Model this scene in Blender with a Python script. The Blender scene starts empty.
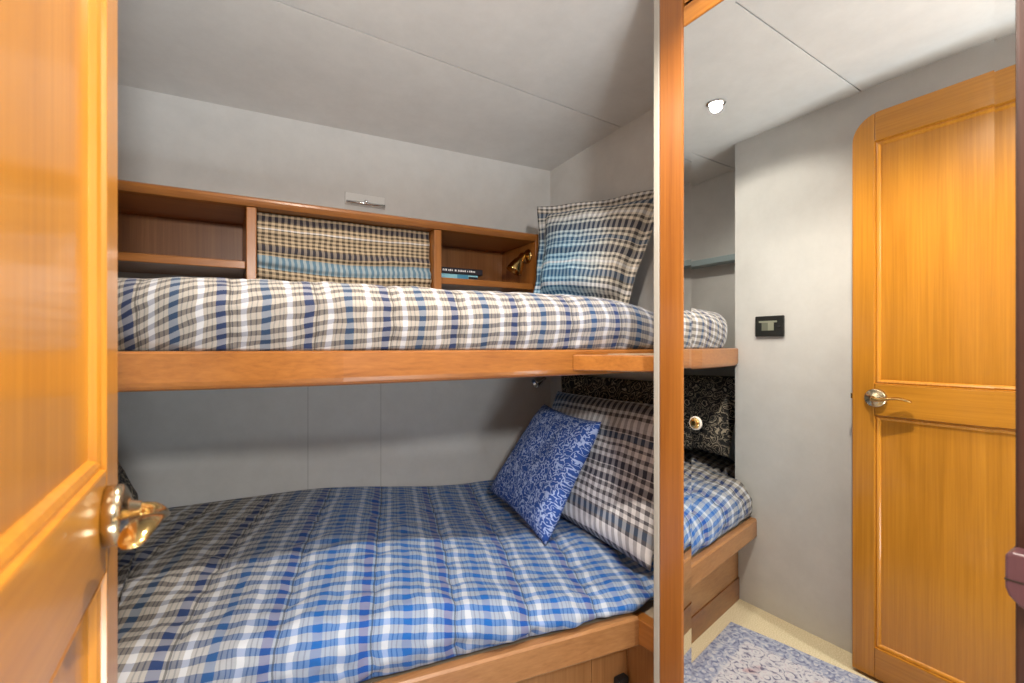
import bpy, bmesh, math, random
from math import sin, cos, tan, pi, radians, atan2, sqrt
from mathutils import Vector, noise, Matrix

SC = bpy.context.scene
COL = SC.collection
random.seed(7)

# ------------------------------------------------------------------ camera
CAM_Z = 1.164
YAW = 32.8
cam_d = bpy.data.cameras.new('camera')
cam = bpy.data.objects.new('camera', cam_d)
COL.objects.link(cam)
cam.location = (0, 0, CAM_Z)
cam.rotation_euler = (radians(90), 0, radians(-YAW))
cam_d.sensor_width = 36.0
cam_d.lens = 455 / 1024 * 36
cam_d.shift_y = 4.0 / 1024
cam_d.clip_start = 0.02
cam_d.dof.use_dof = True
cam_d.dof.focus_distance = 1.8
cam_d.dof.aperture_fstop = 5.0
SC.camera = cam

# ------------------------------------------------------------------ exposure, sky, lights
SC.view_settings.view_transform = 'Standard'
SC.view_settings.look = 'None'
SC.view_settings.gamma = 1.0
SC.view_settings.use_curve_mapping = False
SC.view_settings.exposure = 0.26
SC.cycles.max_bounces = 12
SC.cycles.diffuse_bounces = 6
SC.cycles.use_denoising = True
SC.cycles.sample_clamp_indirect = 4.0
SC.cycles.caustics_reflective = False
SC.cycles.caustics_refractive = False

world = bpy.data.worlds.new('daylight')
SC.world = world
world.use_nodes = True
bg = world.node_tree.nodes['Background']
bg.inputs[0].default_value = (0.92, 0.96, 1.0, 1)     # daylight from the saloon behind the open doorway
bg.inputs[1].default_value = 0.15

def light(name, kind, loc, energy, color, size=0.1, rot=(0, 0, 0), spot=None, blend=0.5):
    d = bpy.data.lights.new(name, kind)
    d.energy = energy
    d.color = color
    if kind == 'AREA':
        d.shape = 'RECTANGLE'; d.size = size[0]; d.size_y = size[1]
    else:
        d.shadow_soft_size = size
    if kind == 'SPOT':
        d.spot_size = radians(spot); d.spot_blend = blend
    o = bpy.data.objects.new(name, d)
    COL.objects.link(o)
    o.location = loc
    o.rotation_euler = rot
    return o

WARM = (1.0, 0.90, 0.78)
# wall lamp of the corridor outside the doorway (throws the upper bunk's shadow on the hull wall)
light('corridor_lamp', 'POINT', (0.05, -0.60, 1.72), 64, (1.0, 0.97, 0.93), 0.07)
# added unseen fill outside the doorway, facing up to brighten the ceiling
light('ceiling_fill_light', 'AREA', (0.26, -0.62, 0.12), 25, (0.86, 0.93, 1.0), (0.6, 0.7), (radians(180 - 4), 0, 0))
DOWN_E = 24

# ------------------------------------------------------------------ node materials
def new_mat(name):
    m = bpy.data.materials.new(name)
    m.use_nodes = True
    nt = m.node_tree
    return m, nt, nt.nodes['Principled BSDF']

def N(nt, kind, **kw):
    n = nt.nodes.new(kind)
    for k, v in kw.items():
        if k.startswith('i_'):
            n.inputs[k[2:]].default_value = v
        else:
            setattr(n, k, v)
    return n

def L(nt, a, ao, b, bi):
    nt.links.new(a.outputs[ao], b.inputs[bi])

def ramp(nt, stops, interp='LINEAR'):
    r = nt.nodes.new('ShaderNodeValToRGB')
    cr = r.color_ramp
    cr.interpolation = interp
    while len(cr.elements) > 1:
        cr.elements.remove(cr.elements[-1])
    cr.elements[0].position = stops[0][0]
    cr.elements[0].color = (*stops[0][1], 1)
    for p, c in stops[1:]:
        e = cr.elements.new(p)
        e.color = (*c, 1)
    return r

def mixc(nt, mode='MIX', fac=0.5):
    m = nt.nodes.new('ShaderNodeMix')
    m.data_type = 'RGBA'
    m.blend_type = mode
    m.inputs[0].default_value = fac
    return m          # inputs 6,7 ; output 2

def mth(nt, op, b=None, c=None):
    m = nt.nodes.new('ShaderNodeMath')
    m.operation = op
    if b is not None: m.inputs[1].default_value = b
    if c is not None: m.inputs[2].default_value = c
    return m

def plain(name, col, rough=0.5, metal=0.0, spec=0.5):
    m, nt, b = new_mat(name)
    b.inputs['Base Color'].default_value = (*col, 1)
    b.inputs['Roughness'].default_value = rough
    b.inputs['Metallic'].default_value = metal
    b.inputs['Specular IOR Level'].default_value = spec
    # faint wear so that no surface is perfectly uniform
    tc = N(nt, 'ShaderNodeTexCoord')
    nz = N(nt, 'ShaderNodeTexNoise', i_Scale=35.0, i_Detail=3.0)
    L(nt, tc, 'Object', nz, 'Vector')
    mr = N(nt, 'ShaderNodeMapRange')
    mr.inputs[3].default_value = max(0.02, rough - 0.05); mr.inputs[4].default_value = min(1, rough + 0.06)
    L(nt, nz, 'Fac', mr, 'Value')
    L(nt, mr, 'Result', b, 'Roughness')
    return m

def wood(name, axis, dark, light_, rough=0.32, coat=0.35, fine=150.0):
    """varnished straight-grained timber; axis = grain direction"""
    m, nt, b = new_mat(name)
    tc = N(nt, 'ShaderNodeTexCoord')
    mp = N(nt, 'ShaderNodeMapping')
    s = [fine] * 3
    s['xyz'.index(axis)] = 3.0
    mp.inputs['Scale'].default_value = s
    L(nt, tc, 'Object', mp, 'Vector')
    n1 = N(nt, 'ShaderNodeTexNoise', i_Scale=1.0, i_Detail=4.0, i_Roughness=0.6, i_Distortion=0.3)
    L(nt, mp, 'Vector', n1, 'Vector')
    mp2 = N(nt, 'ShaderNodeMapping')
    s2 = [18.0] * 3
    s2['xyz'.index(axis)] = 0.9
    mp2.inputs['Scale'].default_value = s2
    L(nt, tc, 'Object', mp2, 'Vector')
    n2 = N(nt, 'ShaderNodeTexNoise', i_Scale=1.0, i_Detail=3.0, i_Distortion=1.2)
    L(nt, mp2, 'Vector', n2, 'Vector')
    mx = mth(nt, 'MULTIPLY_ADD', 0.55); L(nt, n1, 'Fac', mx, 0)
    m2 = mth(nt, 'MULTIPLY', 0.45); L(nt, n2, 'Fac', m2, 0)
    L(nt, m2, 0, mx, 2)
    mid = tuple((a + c) / 2 for a, c in zip(dark, light_))
    r = ramp(nt, [(0.30, dark), (0.48, mid), (0.66, light_)])
    L(nt, mx, 0, r, 'Fac')
    L(nt, r, 'Color', b, 'Base Color')
    b.inputs['Roughness'].default_value = rough
    b.inputs['Coat Weight'].default_value = coat
    b.inputs['Coat Roughness'].default_value = 0.12
    bp = N(nt, 'ShaderNodeBump', i_Strength=0.06, i_Distance=0.002)
    L(nt, n1, 'Fac', bp, 'Height')
    L(nt, bp, 'Normal', b, 'Normal')
    return m

GOLD_D, GOLD_L = (0.40, 0.150, 0.010), (0.57, 0.235, 0.022)
HON_D, HON_L = (0.22, 0.073, 0.012), (0.36, 0.136, 0.027)
TAN_D, TAN_L = (0.25, 0.108, 0.036), (0.39, 0.19, 0.072)
W_DOOR_Z = wood('varnished_door_wood_upright', 'z', GOLD_D, GOLD_L, 0.28, 0.45)
W_DOOR_Y = wood('varnished_door_wood_level', 'y', GOLD_D, GOLD_L, 0.28, 0.45)
W_HON_X = wood('honey_wood_level', 'x', HON_D, HON_L)
W_HON_Z = wood('honey_wood_upright', 'z', HON_D, HON_L)
W_HON_Y = wood('honey_wood_crosswise', 'y', HON_D, HON_L)
W_TAN_X = wood('tan_wood_level', 'x', TAN_D, TAN_L, 0.38, 0.2)
W_TAN_Z = wood('tan_wood_upright', 'z', TAN_D, TAN_L, 0.38, 0.2)
W_ORANGE_Z = wood('orange_wood_upright', 'z', (0.20, 0.060, 0.008), (0.31, 0.110, 0.018), 0.3, 0.3)
W_ORANGE_Y = wood('orange_wood_crosswise', 'y', (0.36, 0.12, 0.012), (0.66, 0.27, 0.045), 0.25, 0.4)
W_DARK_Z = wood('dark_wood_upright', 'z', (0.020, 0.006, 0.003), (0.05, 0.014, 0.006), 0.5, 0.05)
W_MAUVE = wood('mauve_brown_wood', 'z', (0.060, 0.022, 0.026), (0.11, 0.045, 0.052), 0.4, 0.1, 60)

def fabric_wall(name, c, scale=900, var=0.05):
    m, nt, b = new_mat(name)
    tc = N(nt, 'ShaderNodeTexCoord')
    nz = N(nt, 'ShaderNodeTexNoise', i_Scale=9.0, i_Detail=6.0, i_Roughness=0.7)
    L(nt, tc, 'Object', nz, 'Vector')
    lo = tuple(x * (1 - var) for x in c); hi = tuple(min(1, x * (1 + var)) for x in c)
    r = ramp(nt, [(0.3, lo), (0.7, hi)])
    L(nt, nz, 'Fac', r, 'Fac')
    L(nt, r, 'Color', b, 'Base Color')
    b.inputs['Roughness'].default_value = 0.75
    b.inputs['Specular IOR Level'].default_value = 0.25
    fz = N(nt, 'ShaderNodeTexNoise', i_Scale=float(scale), i_Detail=2.0)
    L(nt, tc, 'Object', fz, 'Vector')
    bp = N(nt, 'ShaderNodeBump', i_Strength=0.12, i_Distance=0.001)
    L(nt, fz, 'Fac', bp, 'Height'); L(nt, bp, 'Normal', b, 'Normal')
    return m

M_WALL = fabric_wall('grey_vinyl_wall', (0.63, 0.63, 0.615))
M_CEIL = fabric_wall('grey_vinyl_ceiling', (0.68, 0.68, 0.665))
M_GAP = plain('dark_joint', (0.03, 0.03, 0.03), 0.9)
M_JOINT = plain('grey_joint', (0.42, 0.42, 0.41), 0.8)
M_WHITE = plain('off_white_edge_trim', (0.33, 0.31, 0.27), 0.5)
M_LEDGE = plain('blue_grey_ledge', (0.30, 0.38, 0.40), 0.4)
M_BRASS = plain('polished_brass', (0.62, 0.42, 0.16), 0.14, 1.0)
M_NICKEL = plain('satin_nickel', (0.58, 0.48, 0.32), 0.2, 1.0)
M_CHROME = plain('chrome', (0.75, 0.75, 0.75), 0.12, 1.0)
M_BLACK = plain('black_plastic', (0.012, 0.013, 0.012), 0.35)
M_RUBBER = plain('black_rubber', (0.01, 0.01, 0.011), 0.6)
M_LCD = plain('grey_green_screen', (0.16, 0.17, 0.13), 0.25)
M_LCD2 = plain('pale_screen', (0.28, 0.29, 0.22), 0.25)
M_PAPER = plain('paper', (0.6, 0.56, 0.48), 0.8)
M_BOOKDARK = plain('dark_book_cover', (0.012, 0.009, 0.016), 0.4)
M_BOOKBLUE = plain('pale_blue_book_cover', (0.22, 0.48, 0.58), 0.4)
M_BOOKMID = plain('blue_book_cover', (0.05, 0.22, 0.36), 0.4)
M_INK = plain('white_ink', (0.7, 0.7, 0.72), 0.6)
M_BOARD = plain('pale_bunk_board', (0.35, 0.28, 0.2), 0.6)
M_DARKIN = plain('dark_lamp_inside', (0.02, 0.014, 0.01), 0.4)

def mirror_mat():
    m, nt, b = new_mat('mirror_silver')
    b.inputs['Base Color'].default_value = (0.88, 0.90, 0.885, 1)
    b.inputs['Metallic'].default_value = 1.0
    b.inputs['Roughness'].default_value = 0.0
    return m
M_MIRROR = mirror_mat()

def emit(name, col, s):
    m, nt, b = new_mat(name)
    b.inputs['Base Color'].default_value = (1, 1, 1, 1)
    b.inputs['Emission Color'].default_value = (*col, 1)
    b.inputs['Emission Strength'].default_value = s
    return m
M_LAMP = emit('lit_lamp', (1.0, 0.93, 0.82), 30.0)

def plaid(name, swap=False, phase=0.0, blue=(0.0, 0.0), period=0.21, check=0.033, ground=(0.40, 0.335, 0.245), seam=0.0,
          bluecast=(0.014, 0.14, 0.48), darkcol=(0.030, 0.035, 0.055)):
    """woven plaid from UVs in metres: dyed stripes one way, fine dark/light bars the other.
    blue = (u0, u1): a blue colour cast painted into the yarns, setting in between these u (metres)."""
    m, nt, b = new_mat(name)
    uv = N(nt, 'ShaderNodeUVMap')
    nz = N(nt, 'ShaderNodeTexNoise', i_Scale=14.0, i_Detail=2.0)
    L(nt, uv, 'UV', nz, 'Vector')
    dis = N(nt, 'ShaderNodeVectorMath', operation='MULTIPLY_ADD')
    dis.inputs[1].default_value = (0.014, 0.014, 0)
    L(nt, nz, 'Color', dis, 0); L(nt, uv, 'UV', dis, 2)
    sep = N(nt, 'ShaderNodeSeparateXYZ')
    L(nt, dis, 'Vector', sep, 'Vector')
    U, V = ('Y', 'X') if swap else ('X', 'Y')
    def frac(out, p):
        d = mth(nt, 'DIVIDE', p); L(nt, sep, out, d, 0)
        f = mth(nt, 'FRACT'); L(nt, d, 0, f, 0)
        return f
    navy = (0.012, 0.030, 0.115); teal = (0.030, 0.085, 0.165); white = (0.62, 0.62, 0.65)
    tp = tuple(x * 0.42 for x in ground)
    wu = frac(U, period)
    g = ground
    stops = [(0.0, g), (0.03, tp), (0.045, g), (0.085, tp), (0.10, g), (0.135, white), (0.205, g), (0.24, tp), (0.255, g), (0.30, tp), (0.315, g),
             (0.36, teal), (0.465, g), (0.50, tp), (0.515, g), (0.555, tp), (0.57, g), (0.60, tp), (0.61, g), (0.645, white), (0.72, g),
             (0.755, tp), (0.77, g), (0.81, tp), (0.825, g), (0.86, navy), (0.97, g)]
    r0 = ramp(nt, stops, 'CONSTANT'); L(nt, wu, 0, r0, 'Fac')
    bset = {navy: (0.006, 0.058, 0.36), teal: (0.008, 0.155, 0.48), white: (0.56, 0.64, 0.76), g: (0.22, 0.35, 0.55), tp: (0.07, 0.16, 0.36)}
    rb = ramp(nt, [(p_, bset[c_]) for p_, c_ in stops], 'CONSTANT'); L(nt, wu, 0, rb, 'Fac')
    r1 = mixc(nt); L(nt, r0, 'Color', r1, 6); L(nt, rb, 'Color', r1, 7)
    # dark cross yarns; the blue colour cast is painted into them and the stripes
    tinted = mixc(nt)
    tinted.inputs[6].default_value = (*darkcol, 1)
    tinted.inputs[7].default_value = (*bluecast, 1)
    if blue[1] > blue[0]:
        mr = N(nt, 'ShaderNodeMapRange'); mr.interpolation_type = 'SMOOTHSTEP'
        mr.inputs[1].default_value = blue[0]; mr.inputs[2].default_value = blue[1]
        mr.inputs[3].default_value = 0.06; mr.inputs[4].default_value = 0.97
        sp2 = N(nt, 'ShaderNodeSeparateXYZ'); L(nt, uv, 'UV', sp2, 'Vector')
        L(nt, sp2, 'X', mr, 'Value'); L(nt, mr, 'Result', tinted, 0); L(nt, mr, 'Result', r1, 0)
    else:
        tinted.inputs[0].default_value = blue[0] if blue[0] else 0.12
        r1.inputs[0].default_value = blue[0]
    wv = frac(V, check)
    edge = ramp(nt, [(0.0, (1, 1, 1)), (0.46, (0, 0, 0))], 'CONSTANT'); L(nt, wv, 0, edge, 'Fac')
    weft = mixc(nt)
    weft.inputs[6].default_value = (0.52, 0.515, 0.505, 1)
    L(nt, tinted, 2, weft, 7); L(nt, edge, 'Color', weft, 0)
    wf = mixc(nt, 'MIX', 0.56)
    L(nt, r1, 2, wf, 6); L(nt, weft, 2, wf, 7)
    # where a white bar crosses a dyed stripe the cloth keeps more of the stripe
    ml = mixc(nt, 'MULTIPLY', 0.50)
    L(nt, wf, 2, ml, 6); L(nt, r1, 2, ml, 7)
    gm = nt.nodes.new('ShaderNodeGamma'); gm.inputs[1].default_value = 0.92
    L(nt, ml, 2, gm, 0)
    col = gm
    if seam > 0:
        su = frac(U, seam)
        sr = ramp(nt, [(0.0, (0.02, 0.025, 0.04)), (0.022, (1, 1, 1))], 'CONSTANT'); L(nt, su, 0, sr, 'Fac')
        sm = mixc(nt, 'MULTIPLY', 0.6)
        L(nt, gm, 0, sm, 6); L(nt, sr, 'Color', sm, 7)
        L(nt, sm, 2, b, 'Base Color')
    else:
        L(nt, gm, 0, b, 'Base Color')
    b.inputs['Roughness'].default_value = 0.8
    b.inputs['Specular IOR Level'].default_value = 0.25
    b.inputs['Sheen Weight'].default_value = 0.1
    fz = N(nt, 'ShaderNodeTexNoise', i_Scale=70.0, i_Detail=3.0)
    L(nt, uv, 'UV', fz, 'Vector')
    bp = N(nt, 'ShaderNodeBump', i_Strength=0.25, i_Distance=0.004)
    L(nt, fz, 'Fac', bp, 'Height'); L(nt, bp, 'Normal', b, 'Normal')
    return m

def gingham(name, bands, check=0.02, vlen=0.5, blue=(0, 0), light_=(0.66, 0.58, 0.46), mid=(0.10, 0.085, 0.07), bluelight=(0.42, 0.62, 0.74), bluemid=(0.03, 0.13, 0.26)):
    """small two-way checks with dyed bands across; UVs in metres; bands = [(position 0..1 along v, yarn colour or None)];
    blue = (u0, u1, v0, v1): cloth woven with blue yarn between these, plain outside"""
    m, nt, b = new_mat(name)
    uv = N(nt, 'ShaderNodeUVMap')
    nz = N(nt, 'ShaderNodeTexNoise', i_Scale=10.0, i_Detail=2.0)
    L(nt, uv, 'UV', nz, 'Vector')
    dis = N(nt, 'ShaderNodeVectorMath', operation='MULTIPLY_ADD')
    dis.inputs[1].default_value = (0.012, 0.012, 0)
    L(nt, nz, 'Color', dis, 0); L(nt, uv, 'UV', dis, 2)
    sep = N(nt, 'ShaderNodeSeparateXYZ'); L(nt, dis, 'Vector', sep, 'Vector')
    def yarn(c):
        r_ = N(nt, 'ShaderNodeRGB'); r_.outputs[0].default_value = (*c, 1); return r_
    lightc, midc = mixc(nt), mixc(nt)
    for mx_, c0_, c1_ in ((lightc, light_, bluelight), (midc, mid, bluemid)):
        mx_.inputs[6].default_value = (*c0_, 1); mx_.inputs[7].default_value = (*c1_, 1)
        mx_.inputs[0].default_value = 0
    if len(blue) == 4:
        su = N(nt, 'ShaderNodeMapRange'); su.interpolation_type = 'SMOOTHSTEP'
        su.inputs[1].default_value = blue[0]; su.inputs[2].default_value = blue[1]; su.inputs[3].default_value = 1; su.inputs[4].default_value = 0
        sv = N(nt, 'ShaderNodeMapRange'); sv.interpolation_type = 'SMOOTHSTEP'
        sv.inputs[1].default_value = blue[2]; sv.inputs[2].default_value = blue[3]; sv.inputs[3].default_value = 1; sv.inputs[4].default_value = 0
        L(nt, sep, 'X', su, 'Value'); L(nt, sep, 'Y', sv, 'Value')
        pr = mth(nt, 'MULTIPLY'); L(nt, su, 'Result', pr, 0); L(nt, sv, 'Result', pr, 1)
        L(nt, pr, 0, lightc, 0); L(nt, pr, 0, midc, 0)
    def bars(out, p):
        d = mth(nt, 'DIVIDE', p); L(nt, sep, out, d, 0)
        f = mth(nt, 'FRACT'); L(nt, d, 0, f, 0)
        r_ = ramp(nt, [(0.0, (1, 1, 1)), (0.5, (0, 0, 0))], 'CONSTANT'); L(nt, f, 0, r_, 'Fac')
        c = mixc(nt); L(nt, r_, 'Color', c, 0); L(nt, lightc, 2, c, 6); L(nt, midc, 2, c, 7)
        return c
    cu, cv = bars('X', check), bars('Y', check)
    dv = mth(nt, 'DIVIDE', vlen); L(nt, sep, 'Y', dv, 0)
    fv = mth(nt, 'FRACT'); L(nt, dv, 0, fv, 0)
    rm = ramp(nt, [(p, (1, 1, 1) if c else (0, 0, 0)) for p, c in bands], 'CONSTANT'); L(nt, fv, 0, rm, 'Fac')
    rc = ramp(nt, [(p, c or (0, 0, 0)) for p, c in bands], 'CONSTANT'); L(nt, fv, 0, rc, 'Fac')
    wv = mixc(nt); L(nt, rm, 'Color', wv, 0); L(nt, cv, 2, wv, 6); L(nt, rc, 'Color', wv, 7)
    av = mixc(nt, 'MIX', 0.5); L(nt, cu, 2, av, 6); L(nt, wv, 2, av, 7)
    ml = mixc(nt, 'MULTIPLY', 0.22); L(nt, av, 2, ml, 6); L(nt, wv, 2, ml, 7)
    L(nt, ml, 2, b, 'Base Color')
    b.inputs['Roughness'].default_value = 0.8
    b.inputs['Specular IOR Level'].default_value = 0.25
    fz = N(nt, 'ShaderNodeTexNoise', i_Scale=70.0, i_Detail=3.0); L(nt, uv, 'UV', fz, 'Vector')
    bp = N(nt, 'ShaderNodeBump', i_Strength=0.25, i_Distance=0.004)
    L(nt, fz, 'Fac', bp, 'Height'); L(nt, bp, 'Normal', b, 'Normal')
    return m

def swirl(name, base, motif, scale, w, kind='curl'):
    m, nt, b = new_mat(name)
    uv = N(nt, 'ShaderNodeUVMap')
    if kind == 'curl':
        nz = N(nt, 'ShaderNodeTexNoise', i_Scale=scale, i_Detail=0.6, i_Distortion=0.9)
        L(nt, uv, 'UV', nz, 'Vector')
        s = mth(nt, 'MULTIPLY', 3.0); L(nt, nz, 'Fac', s, 0)
        f = mth(nt, 'FRACT'); L(nt, s, 0, f, 0)
        r = ramp(nt, [(0.0, base), (0.5 - w, base), (0.5 - w + .04, motif), (0.5 + w - .04, motif), (0.5 + w, base)])
        L(nt, f, 0, r, 'Fac')
    else:
        vo = N(nt, 'ShaderNodeTexVoronoi', i_Scale=scale)
        nz = N(nt, 'ShaderNodeTexNoise', i_Scale=scale * 1.1, i_Detail=2.0)
        L(nt, uv, 'UV', nz, 'Vector')
        dv = N(nt, 'ShaderNodeVectorMath', operation='MULTIPLY_ADD'); dv.inputs[1].default_value = (0.05, 0.05, 0)
        L(nt, nz, 'Color', dv, 0); L(nt, uv, 'UV', dv, 2)
        L(nt, dv, 'Vector', vo, 'Vector')
        s = mth(nt, 'MULTIPLY', 3.4); L(nt, vo, 'Distance', s, 0)
        f = mth(nt, 'FRACT'); L(nt, s, 0, f, 0)
        r = ramp(nt, [(0.0, motif), (w, motif), (w + .06, base), (0.7, base), (0.76, motif), (0.8, base)])
        L(nt, f, 0, r, 'Fac')
    L(nt, r, 'Color', b, 'Base Color')
    b.inputs['Roughness'].default_value = 0.8
    return m
NV, TL_, WH = (0.010, 0.020, 0.065), (0.030, 0.095, 0.20), (0.82, 0.82, 0.84)
M_PL_UP = plaid('plaid_cotton_upper', blue=(0.3, 2.6), check=0.025, period=0.164, seam=0.164)
M_PL_LOW = plaid('plaid_cotton_lower', blue=(-0.32, 0.14), check=0.034, period=0.195, seam=0.195)
M_PL_SHAM_UP = gingham('plaid_sham_upper', [(0, None), (.10, NV), (.19, None), (.30, WH), (.34, None), (.44, TL_), (.52, None), (.62, WH), (.65, None), (.76, NV), (.84, None), (.94, TL_), (.99, None)],
                       check=0.020, vlen=0.29, blue=(0.16, 0.44, 0.20, 0.48), light_=(0.74, 0.69, 0.60), mid=(0.11, 0.105, 0.10))
M_PL_SHAM_LOW = gingham('plaid_sham_lower', [(0, None), (.10, NV), (.18, None), (.30, WH), (.36, None), (.46, TL_), (.54, None), (.66, WH), (.72, None), (.90, NV), (.97, None)],
                        check=0.028, vlen=0.27, blue=(0.02, 0.32, 0.75, 0.8), light_=(0.78, 0.78, 0.80), mid=(0.12, 0.12, 0.14), bluelight=(0.50, 0.60, 0.78), bluemid=(0.05, 0.14, 0.34))
M_PL_SHADE = gingham('plaid_blind', [(0, None), (.09, NV), (.15, None), (.23, WH), (.245, None), (.43, NV), (.495, None), (.55, (0.16, 0.36, 0.52)), (.70, None), (.93, TL_), (.98, None)],  # pale blue band: bluish glow low on the blind, painted into the cloth
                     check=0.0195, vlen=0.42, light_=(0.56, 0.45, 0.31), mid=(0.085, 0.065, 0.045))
M_BLUEFLORAL = swirl('blue_scroll_print_cotton', (0.012, 0.062, 0.29), (0.34, 0.43, 0.68), 62.0, 0.19)
M_BLACKFLORAL = swirl('black_floral_print_cotton', (0.006, 0.006, 0.007), (0.40, 0.34, 0.25), 25.0, 0.17, 'flower')

def carpet():
    m, nt, b = new_mat('cream_carpet')
    tc = N(nt, 'ShaderNodeTexCoord')
    nz = N(nt, 'ShaderNodeTexNoise', i_Scale=240.0, i_Detail=4.0)
    L(nt, tc, 'Object', nz, 'Vector')
    r = ramp(nt, [(0.3, (0.50, 0.41, 0.25)), (0.7, (0.80, 0.70, 0.48))])
    L(nt, nz, 'Fac', r, 'Fac'); L(nt, r, 'Color', b, 'Base Color')
    b.inputs['Roughness'].default_value = 0.95
    bp = N(nt, 'ShaderNodeBump', i_Strength=0.6, i_Distance=0.004)
    L(nt, nz, 'Fac', bp, 'Height'); L(nt, bp, 'Normal', b, 'Normal')
    return m
M_CARPET = carpet()

def rug_mat(w, l):
    """UV in metres"""
    m, nt, b = new_mat('faded_oriental_rug')
    uv = N(nt, 'ShaderNodeUVMap')
    sep = N(nt, 'ShaderNodeSeparateXYZ'); L(nt, uv, 'UV', sep, 'Vector')
    # distance to the nearest edge
    def edge(out, size):
        a = mth(nt, 'SUBTRACT'); a.inputs[0].default_value = size; L(nt, sep, out, a, 1)
        mn = mth(nt, 'MINIMUM'); L(nt, sep, out, mn, 0); L(nt, a, 0, mn, 1)
        return mn
    e1, e2 = edge('X', w), edge('Y', l)
    e = mth(nt, 'MINIMUM'); L(nt, e1, 0, e, 0); L(nt, e2, 0, e, 1)
    vo = N(nt, 'ShaderNodeTexVoronoi', i_Scale=24.0); L(nt, uv, 'UV', vo, 'Vector')
    s = mth(nt, 'MULTIPLY', 3.0); L(nt, vo, 'Distance', s, 0)
    f = mth(nt, 'FRACT'); L(nt, s, 0, f, 0)
    nz = N(nt, 'ShaderNodeTexNoise', i_Scale=52.0, i_Detail=3.0, i_Distortion=0.6); L(nt, uv, 'UV', nz, 'Vector')
    nq = mth(nt, 'MULTIPLY', 0.95); L(nt, nz, 'Fac', nq, 0)
    ad = mth(nt, 'MULTIPLY_ADD', 0.26); L(nt, f, 0, ad, 0); L(nt, nq, 0, ad, 2)
    field = ramp(nt, [(0.42, (0.14, 0.14, 0.22)), (0.50, (0.36, 0.36, 0.43)), (0.60, (0.50, 0.50, 0.55)), (0.76, (0.56, 0.56, 0.59)),
                      (0.84, (0.50, 0.44, 0.50)), (0.95, (0.24, 0.24, 0.38))])
    L(nt, ad, 0, field, 'Fac')
    n3 = N(nt, 'ShaderNodeTexNoise', i_Scale=9.0, i_Detail=2.0); L(nt, uv, 'UV', n3, 'Vector')
    rs = ramp(nt, [(0.60, (0, 0, 0)), (0.70, (1, 1, 1))]); L(nt, n3, 'Fac', rs, 'Fac')
    mrose = mixc(nt, 'MULTIPLY'); mrose.inputs[7].default_value = (0.85, 0.62, 0.62, 1)
    L(nt, rs, 'Color', mrose, 0); L(nt, field, 'Color', mrose, 6)
    border = ramp(nt, [(0.42, (0.14, 0.16, 0.27)), (0.60, (0.29, 0.32, 0.43)), (0.80, (0.48, 0.49, 0.54))])
    L(nt, ad, 0, border, 'Fac')
    bm_ = ramp(nt, [(0.0, (1, 1, 1)), (0.085, (1, 1, 1)), (0.092, (0, 0, 0))]); L(nt, e, 0, bm_, 'Fac')
    fin = mixc(nt); L(nt, bm_, 'Color', fin, 0); L(nt, mrose, 2, fin, 6); L(nt, border, 'Color', fin, 7)
    L(nt, fin, 2, b, 'Base Color')
    b.inputs['Roughness'].default_value = 0.95
    n4 = N(nt, 'ShaderNodeTexNoise', i_Scale=350.0); L(nt, uv, 'UV', n4, 'Vector')
    bp = N(nt, 'ShaderNodeBump', i_Strength=0.4, i_Distance=0.002)
    L(nt, n4, 'Fac', bp, 'Height'); L(nt, bp, 'Normal', b, 'Normal')
    return m

# ------------------------------------------------------------------ object helpers
ORG = {}
def org(o):
    return ORG.get(o.name, Vector((0, 0, 0)))

def tag(o, label=None, cat=None, group=None, kind=None):
    if label: o['label'] = label
    if cat: o['category'] = cat
    if group: o['group'] = group
    if kind: o['kind'] = kind
    return o

def thing(name, label, cat, loc, group=None, kind=None):
    o = bpy.data.objects.new(name, None)
    o.empty_display_size = 0.05
    COL.objects.link(o)
    o.location = loc
    ORG[o.name] = Vector(loc)
    return tag(o, label, cat, group, kind)

def obj(name, bm, mat, parent=None, smooth=False, bevel=0.0, label=None, sub=0, seg=2):
    """one mesh object; bm is in room coordinates"""
    me = bpy.data.meshes.new(name)
    bmesh.ops.recalc_face_normals(bm, faces=bm.faces)
    o = bpy.data.objects.new(name, me)
    COL.objects.link(o)
    if parent:
        off = org(parent)
    else:
        cs = [v.co for v in bm.verts]
        off = Vector((sum(c.x for c in cs) / len(cs), sum(c.y for c in cs) / len(cs), min(c.z for c in cs)))
    for v in bm.verts:
        v.co -= off
    bm.to_mesh(me); bm.free()
    me.materials.append(mat)
    if smooth:
        for p in me.polygons: p.use_smooth = True
    if parent:
        o.parent = parent
        ORG[o.name] = off
    else:
        o.location = off
        ORG[o.name] = off
    if bevel > 0:
        md = o.modifiers.new('soft edges', 'BEVEL')
        md.width = bevel; md.segments = seg; md.limit_method = 'ANGLE'; md.angle_limit = radians(40)
        md.harden_normals = False
    if sub:
        md = o.modifiers.new('smooth', 'SUBSURF'); md.levels = sub; md.render_levels = sub
    if label: o['label'] = label
    return o

def box(x0, x1, y0, y1, z0, z1, bm=None):
    bm = bm or bmesh.new()
    return prism([(x0, y0), (x1, y0), (x1, y1), (x0, y1)], z0, z1, bm)

def prism(poly, z0, z1, bm=None):
    bm = bm or bmesh.new()
    lo = [bm.verts.new((x, y, z0)) for x, y in poly]
    hi = [bm.verts.new((x, y, z1)) for x, y in poly]
    n = len(poly)
    bm.faces.new(lo[::-1]); bm.faces.new(hi)
    for i in range(n):
        j = (i + 1) % n
        bm.faces.new((lo[i], lo[j], hi[j], hi[i]))
    return bm

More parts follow.
